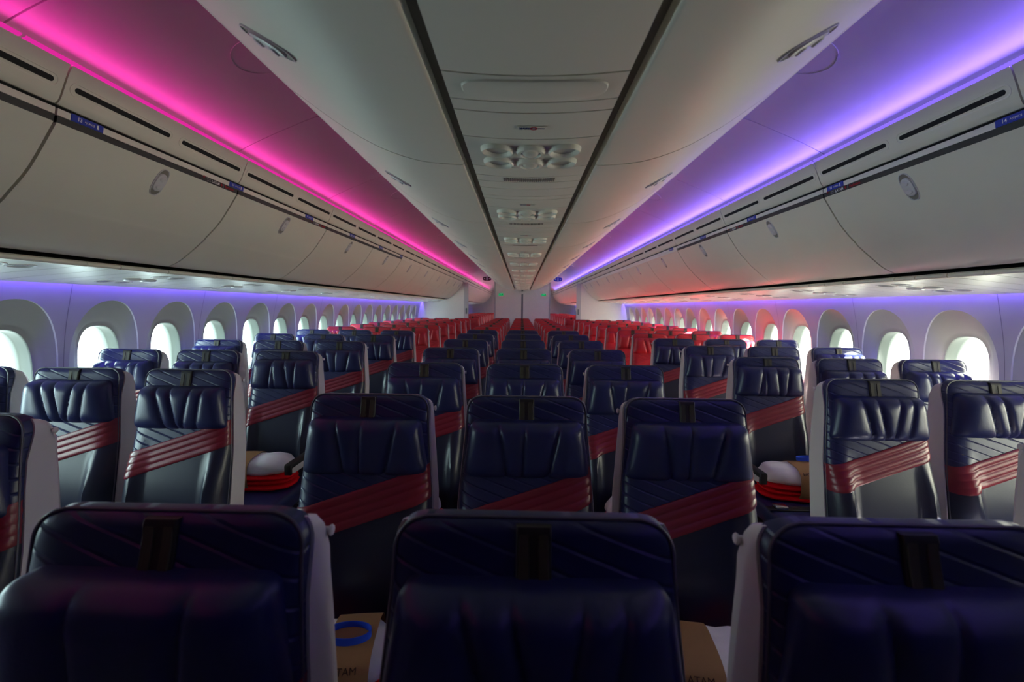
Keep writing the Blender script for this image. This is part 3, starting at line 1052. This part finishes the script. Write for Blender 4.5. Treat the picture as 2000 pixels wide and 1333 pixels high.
def band_mesh(mat):
    def fn(u, v):
        x = (u * 2 - 1)
        sunk_u = 1 if (u < .001 or u > .999) else 0
        zz0 = .9
        z_u = None
        vv = (v * 15 - 1) / 13.0
        sunk = 1 if (v < .001 or v > .999) else 0
        vv = max(0, min(1, vv))
        hw = hw_(.86)
        X = x * hw * .999
        z = .902 + .33 * X - .100 * (1 - vv)
        rib = .0035 * abs(math.sin(vv * 4 * PI)) ** .6
        hwz = hw_(z)
        X = x * hwz
        y = front_(X * .998, z) - (.003 + rib if not sunk else -.008)
        if sunk_u:
            y += .012
        return (X * 1.004, y, z)
    us = [0, .004, .015, .03, .06, .10, .15, .2, .28, .36, .44, .5, .56, .64, .72, .8, .85, .9, .94, .97, .985, .996, 1]
    nu, nv = len(us) - 1, 45
    mb = MB()
    v = [fn(us[i], j / nv) for j in range(nv + 1) for i in range(nu + 1)]
    f = [(j * (nu + 1) + i, j * (nu + 1) + i + 1, (j + 1) * (nu + 1) + i + 1, (j + 1) * (nu + 1) + i) for j in range(nv) for i in range(nu)]
    mb.add(v, f)
    return mb.mesh('stripe_band', mat, angle=60, recalc=False)
def headrest_mesh(mat, creases, tilt=0.0, puff=.0):
    z0, z1 = .932, 1.106
    nu, nv = 92, 18
    mb = MB()
    def hwp(t):
        r = .022
        h = .195 - .027 * t
        H = z1 - z0
        d = min(t, 1 - t) * H
        if d < r:
            h -= r - math.sqrt(max(0, r * r - (r - d) ** 2))
        return h
    ts = [0, .012, .03, .055, .085, .12, .16, .20, .25, .30, .36, .42, .48, .54, .60, .66, .72, .77, .81, .85, .885, .915, .945, .97, .988, 1]
    rings = []
    for t in ts:
        h = hwp(t)
        z = z0 + (z1 - z0) * t
        row = []
        for i in range(nu + 1):
            u = -1 + 2 * i / nu
            u = math.copysign(1 - (1 - abs(u)) ** 1.25, u)
            x = u * h
            e = max(0, 1 - abs(u) ** 6) ** .5
            ev = max(0, 1 - abs(2 * t - 1) ** 5) ** .5
            d = .050 * e * ev + puff * ev * e
            for cx0, cx1, dep, wd in creases:
                cx = cx0 + (cx1 - cx0) * t
                q = (x - cx) / wd
                side = 1.0 if q > 0 else .55
                d -= dep * math.exp(-abs(q) * side * 1.6) * e * ev
            yb = yc_(1.0) - .030 + tilt * (t - .5)
            row.append((x, yb - d, z))
        back = [(u * h, yc_(z) - .02, z) for u in (.98, .5, 0, -.5, -.98)]
        rings.append(row + back)
    mb.loft(rings, True, True, True)
    return mb.mesh('headrest', mat, angle=60)
def strap_mesh():
    mb = MB()
    y = lambda z: front_(0, z) - .002
    rings = []
    for z in (1.085, 1.10, 1.12, 1.135, 1.148, 1.158, 1.166):
        f = y(min(z, 1.15)) + (.004 if z > 1.16 else 0)
        rings.append([(-.023, f - .001, z), (-.021, f - .003, z), (.021, f - .003, z), (.023, f - .001, z), (.023, f + .015, z), (-.023, f + .015, z)])
    mb.loft(rings, True, True, True)
    return mb.mesh('strap', 'strap')
def strap_rail_mesh():
    mb = MB()
    y = lambda z: front_(0, z) - .004
    for cx in (-.0125, .0125):
        rings = []
        for z in (1.08, 1.10, 1.12, 1.135, 1.148, 1.158):
            f = y(min(z, 1.15)) + (.002 if z > 1.15 else 0)
            rings.append([(cx - .0075, f, z), (cx - .006, f - .003, z), (cx + .006, f - .003, z), (cx + .0075, f, z), (cx + .0075, f + .004, z), (cx - .0075, f + .004, z)])
        mb.loft(rings, True, True, True)
    return mb.mesh('strap_rail', 'strap_rail')
def hook_mesh():
    mb = MB()
    n_ = 14
    def ring(x, r):
        return [(x, .045 + r * math.cos(2 * PI * i / n_), 1.118 + r * math.sin(2 * PI * i / n_)) for i in range(n_)]
    mb.loft([ring(.182, .005), ring(.192, .005), ring(.192, .007), ring(.1945, .0085), ring(.197, .007), ring(.1975, .002)], True, True, True)
    return mb.mesh('coat_hook', 'shell')
def cushion_mesh(mat):
    mb = MB().rbox(-.222, .222, -.60, -.10, .385, .475, .03, 4)
    return mb.mesh('seat_cushion', mat)
def arm_mesh():
    mb = MB()
    prof = [(-.11, .60), (-.20, .628), (-.46, .632), (-.475, .622), (-.475, .600), (-.44, .592), (-.24, .588), (-.15, .55), (-.115, .50), (-.085, .50), (-.085, .60)]
    mb.loft([[(-.0145, y, z) for y, z in prof], [(.0145, y, z) for y, z in prof]], True, True, True)
    return mb.mesh('armrest', 'shell')
def armpad_mesh():
    mb = MB().rbox(-.0175, .0175, -.487, -.165, .622, .648, .006, 2)
    mb.rbox(-.0175, .0175, -.490, -.470, .592, .645, .006, 2)
    return mb.mesh('arm_pad', 'pad')
def leg_mesh():
    mb = MB()
    mb.loft([[(-.02, -.45, 0), (.02, -.45, 0), (.02, -.39, 0), (-.02, -.39, 0)], [(-.015, -.40, .36), (.015, -.40, .36), (.015, -.34, .36), (-.015, -.34, .36)]], True, True, True)
    mb.loft([[(-.02, -.10, 0), (.02, -.10, 0), (.02, -.04, 0), (-.02, -.04, 0)], [(-.015, -.20, .36), (.015, -.20, .36), (.015, -.14, .36), (-.015, -.14, .36)]], True, True, True)
    mb.box(-.012, .012, -.43, -.06, .02, .05)
    return mb.mesh('leg', 'shell')
def beam_mesh():
    mb = MB().box(-.235, .235, -.42, -.36, .33, .385).box(-.235, .235, -.19, -.13, .33, .385)
    mb.box(-.20, .20, -.58, -.10, .375, .39)
    return mb.mesh('seat_pan', 'pad')

def piping_mesh():
    pts = [(-hw_(z) * .997, yc_(z) - .013, z) for z in zs_ if z >= .55 and z < 1.1699]
    xt = hw_(1.17)
    top = [(-xt + 2 * xt * i / 8, yc_(1.17) - .011, 1.1705) for i in range(9)]
    path = pts + top + [(-x, y, z) for x, y, z in pts[::-1]]
    rings = []
    for i, p in enumerate(path):
        a_, b_ = Vector(path[max(0, i - 1)]), Vector(path[min(len(path) - 1, i + 1)])
        t = (b_ - a_).normalized()
        n1 = t.cross(Vector((0, 1, 0))).normalized()
        n2 = t.cross(n1).normalized()
        rings.append([tuple(Vector(p) + (n1 * math.cos(PI / 3 * k) + n2 * math.sin(PI / 3 * k)) * .0026) for k in range(6)])
    return MB().loft(rings, True, True, True).mesh('piping', 'piping')
CR = [
    [(-.055, -.085, .016, .012), (-.012, -.004, .010, .008), (.062, .100, .016, .012)],
    [(-.040, -.090, .018, .013), (.010, -.030, .016, .010), (.030, .060, .012, .009), (.085, .110, .012, .011)],
    [(-.075, -.050, .016, .012), (-.030, -.045, .010, .008), (.045, .020, .016, .011), (.075, .090, .012, .009)],
    [(-.060, -.062, .010, .010), (.058, .080, .012, .010)],
]
SM = {}
for key, quilt, plain, band in (('blue', 'navy', 'navy_plain', 'band'), ('red', 'red', 'red_plain', 'red_plain')):
    SM[key] = dict(back=backrest_mesh(quilt), band=band_mesh(band), cushion=cushion_mesh(plain),
                   head=[headrest_mesh(plain, CR[0]), headrest_mesh(plain, CR[1], .012, .008), headrest_mesh(plain, CR[2], .006, .012), headrest_mesh(plain, CR[3], -.006, .0)])
PIPING = piping_mesh()
SHELL, STRAP, STRAP_R, HOOK, ARM, APAD, LEG, PAN = shell_mesh(), strap_mesh(), strap_rail_mesh(), hook_mesh(), arm_mesh(), armpad_mesh(), leg_mesh(), beam_mesh()
HOOK_L = mirror_mesh(HOOK)

def make_seat(key, x, y, label, group, hook=0, arms=(-1,), variant=None, simple=False, dz=0.0):
    r = empty('passenger_seat', (x, y, 0))
    tag(r, label, 'seat', group)
    S = SM[key]
    link('back_shell', SHELL, r)
    bo = link('backrest', S['back'], r)
    if not simple:
        link('piping', PIPING, bo)
    link('stripe_band', S['band'], r)
    v = variant if variant is not None else random.randrange(4)
    h = link('headrest', S['head'][v], r)
    h.location.z = dz
    h.location.y = .17 * dz
    link('seat_cushion', S['cushion'], r)
    st = link('strap', STRAP, r)
    link('seat_pan', PAN, r)
    for sx in (-1, 1):
        l = link('leg', LEG, r)
        l.location.x = sx * .15
    if simple:
        return r
    link('strap_rail', STRAP_R, st)
    for sx in arms:
        a = link('armrest', ARM, r)
        a.location.x = sx * .2385
        link('arm_pad', APAD, a)
    if hook:
        link('coat_hook', HOOK if hook == 1 else HOOK_L, r)
    return r

SX = .481
PLACE_C = {-1: 'left place', 0: 'middle place', 1: 'right place'}
ROW1 = .585
SXC = .491
def seat_word(key):
    return 'navy leather seat with crimson stripe' if key == 'blue' else 'red leather seat'
for k in range(14):
    key = 'blue' if k < 7 else 'red'
    y = ROW1 + ROW * k
    for c in (-1, 0, 1):
        lab = '%s, centre block, %s row from the camera, %s' % (seat_word(key), ORD[k], PLACE_C[c])
        make_seat(key, c * SXC, y, lab, 'centre block seats', hook={-1: 1, 0: 0, 1: -1}[c], arms=(-1, 1) if c == 1 else (-1,),
                  variant={(0, 0): 1, (0, -1): 3, (0, 1): 0}.get((k, c), 0 if k in (1, 2) else None))
SIDE_Y0, SROW = 1.065, .788
XS = 1.42
for s in (-1, 1):
    for k in range(13):
        y = SIDE_Y0 + SROW * k
        if y > Y_PART - .2:
            break
        key = 'blue' if k < (6 if s == -1 else 5) else 'red'
        for j in range(3):
            if k == 0 and j > 0:
                continue
            x = s * (XS + SX * j)
            lab = '%s, %s block, %s row from the camera, %s' % (seat_word(key), SIDE[s], ORD[k], ('aisle seat', 'middle seat', 'window seat')[j])
            hk = 0 if j == 2 else (1 if s == -1 else -1)
            make_seat(key, x, y, lab, SIDE[s] + ' block seats', hook=hk if j == 0 else 0,
                      arms=((-1, 1) if j == (0 if s == -1 else 2) else (-1,)), variant=[2, 1, 2, 0][k % 4] if j < 2 else 1,
                      dz=(.018 if (k + j) % 3 == 2 else 0.0))
    # seats of the cabin behind the partition, seen down the aisle
    for k in range(11):
        y = 12.9 + SROW * k
        if y > Y_END - .4:
            break
        for j in range(3):
            xin = XS + SX * j - .22
            if xin > .1208 * y or j == 2:
                continue
            lab = 'red leather seat behind the %s partition, %s row, %s' % (SIDE[s], ORD[k], ('aisle seat', 'middle seat', 'window seat')[j])
            make_seat('red', s * (XS + SX * j), y, lab, 'seats behind the %s partition' % SIDE[s], simple=True, variant=0)

# ------------------------------------------------------------------ blanket and pillow bundles on the seats
def puffy(x0, x1, y0, y1, z0, z1, amp, seed, e=3.0, nu=26, nv=14):
    """soft squarish cushion built from latitude rings with wrinkle noise"""
    rnd = random.Random(seed)
    ph = [rnd.uniform(0, 6.28) for _ in range(8)]
    cx, cy, cz = (x0 + x1) / 2, (y0 + y1) / 2, (z0 + z1) / 2
    ax, ay, az = (x1 - x0) / 2, (y1 - y0) / 2, (z1 - z0) / 2
    rings = []
    for j in range(nv + 1):
        t = -PI / 2 + PI * j / nv
        t = max(-PI / 2 + .05, min(PI / 2 - .05, t))
        ct, st = math.cos(t), math.sin(t)
        r = []
        for i in range(nu):
            a = 2 * PI * i / nu
            ca, sa = math.cos(a), math.sin(a)
            px = math.copysign(abs(ca) ** (2 / e), ca) * ct ** (2 / e)
            py = math.copysign(abs(sa) ** (2 / e), sa) * ct ** (2 / e)
            pz_ = math.copysign(abs(st) ** (2 / e), st)
            w = 1 + amp * (math.sin(7 * px + ph[0] + 3 * pz_) + .7 * math.sin(11 * py + ph[1] + 4 * px) + .6 * math.sin(15 * px + ph[2]))
            r.append((cx + ax * px * w, cy + ay * py * w, max(z0, cz + az * pz_ * (w if pz_ > 0 else 1))))
        rings.append(r)
    return rings
def bundle_meshes(seed, wx):
    pr = MB()
    rd = MB()
    # folded blanket: three stacked folds
    for i, (za, zb, ins) in enumerate(((0, .034, 0), (.030, .060, .006), (.056, .082, .002))):
        rd.loft(puffy(-.165 + ins, .165 - ins * .5, -.105 + ins, .105, za, zb, .02, seed + i), True, True, True)
    pr.loft(puffy(-.158, .150, -.098, .105, .070, .165, .034, seed + 9, 2.6, 40, 20), True, True, True)
    # paper band around both, a ring in the y-z plane
    bd = MB()
    ring = []
    for i in range(36):
        t = 2 * PI * i / 36
        c, s_ = math.cos(t), math.sin(t)
        ring.append((.112 * math.copysign(abs(c) ** (2 / 3.2), c), .0845 + .0845 * math.copysign(abs(s_) ** (2 / 3.0), s_)))
    def rr(x, k):
        return [(x, y * k, max(.0005, .0845 + (z - .0845) * k)) for y, z in ring]
    bd.loft([rr(wx - .055, 1.0), rr(wx - .055, 1.02), rr(wx, 1.03), rr(wx + .055, 1.02), rr(wx + .055, 1.0)], True)
    return rd.mesh('blanket', 'blanket', angle=60), pr.mesh('pillow', 'pillow', angle=60), bd.mesh('paper_band', 'kraft', angle=60)
BUN = [bundle_meshes(3, -.09), bundle_meshes(21, .05), bundle_meshes(40, 0.0)]
def bundle(x, y, var, rz, label):
    r = empty('blanket_bundle', (x, y, .4755))
    r.rotation_euler.z = rz
    tag(r, label, 'blanket bundle', 'blanket bundles left on the seats')
    link('blanket', BUN[var][0], r)
    link('pillow', BUN[var][1], r)
    b = link('paper_band', BUN[var][2], r)
    wx = (-.09, .05, 0)[var]
    put_text(b, 'LATAM', .022, 'kraft_ink', frame_on((wx - .042, -.098, .150), (1, 0, 0), (0, .55, .83)))
    return r
def loop_tag(x, y, z, rz, tilt, label):
    n_ = 28
    def rg(k, h):
        return [(.055 * k * math.cos(2 * PI * i / n_), .036 * k * math.sin(2 * PI * i / n_), h) for i in range(n_)]
    o = MB().loft([rg(1, 0), rg(1, .017), rg(.95, .017), rg(.95, 0), rg(1, 0)], True).obj('headset_strap', 'bluetag')
    o.location = (x, y, z)
    o.rotation_euler = (tilt, 0, rz)
    tag(o, label, 'strap', 'blue headset loops')
    return o
R2 = ROW1 + ROW
bundle(-SXC + .02, R2 - .36, 1, .12, 'wrapped blanket and pillow on the second-row centre block left seat')
bundle(0.0, R2 - .30, 1, 0, 'wrapped blanket and pillow on the second-row centre block middle seat')
bundle(SXC + .0, R2 - .36, 0, -.10, 'wrapped blanket and pillow on the second-row centre block right seat')
bundle(-SXC - .02, R2 + ROW - .33, 1, 0, 'wrapped blanket and pillow on the third-row centre block left seat')
bundle(.02, R2 + ROW - .30, 0, 0, 'wrapped blanket and pillow on the third-row centre block middle seat')
bundle(SXC + .02, R2 + ROW - .33, 1, 0, 'wrapped blanket and pillow on the third-row centre block right seat')
YL = SIDE_Y0 + 2 * SROW
bundle(-XS + .03, YL - .33, 0, .06, 'red blanket and white pillow bundle on the left aisle seat, third row')
bundle(XS - .01, YL - .33, 1, -.10, 'red blanket and white pillow bundle on the right aisle seat, third row')
bundle(-XS - SX, YL - .33, 0, .0, 'red blanket and white pillow bundle on the left middle seat, third row')
bundle(XS + SX, YL - .33, 1, .0, 'red blanket and white pillow bundle on the right middle seat, third row')
bundle(XS + .02, YL + SROW - .33, 1, .0, 'red blanket and white pillow bundle on the right aisle seat, fourth row')
bundle(XS + SX - .02, YL + SROW - .33, 1, .0, 'red blanket and white pillow bundle on the right middle seat, fourth row')
loop_tag(-SXC + .062, R2 - .37, .647, .05, -.10, 'blue strap loop lying on the second-row centre left bundle')
loop_tag(XS + .10, YL - .27, .648, .3, -.15, 'blue strap loop lying on the right aisle seat bundle')
# seat belt buckle on the right aisle seat of the third row
bk = empty('seat_belt', (XS - .02, YL - .50, .476))
tag(bk, 'dark seat belt with steel buckle on the right aisle seat, third row', 'seat belt')
MB().rbox(-.17, -.11, -.022, .022, .006, .022, .005, 2).obj('buckle', 'metal', bk)
MB().rbox(-.20, .19, -.022, .022, 0, .0055, .002, 1).obj('webbing', 'pad', bk)
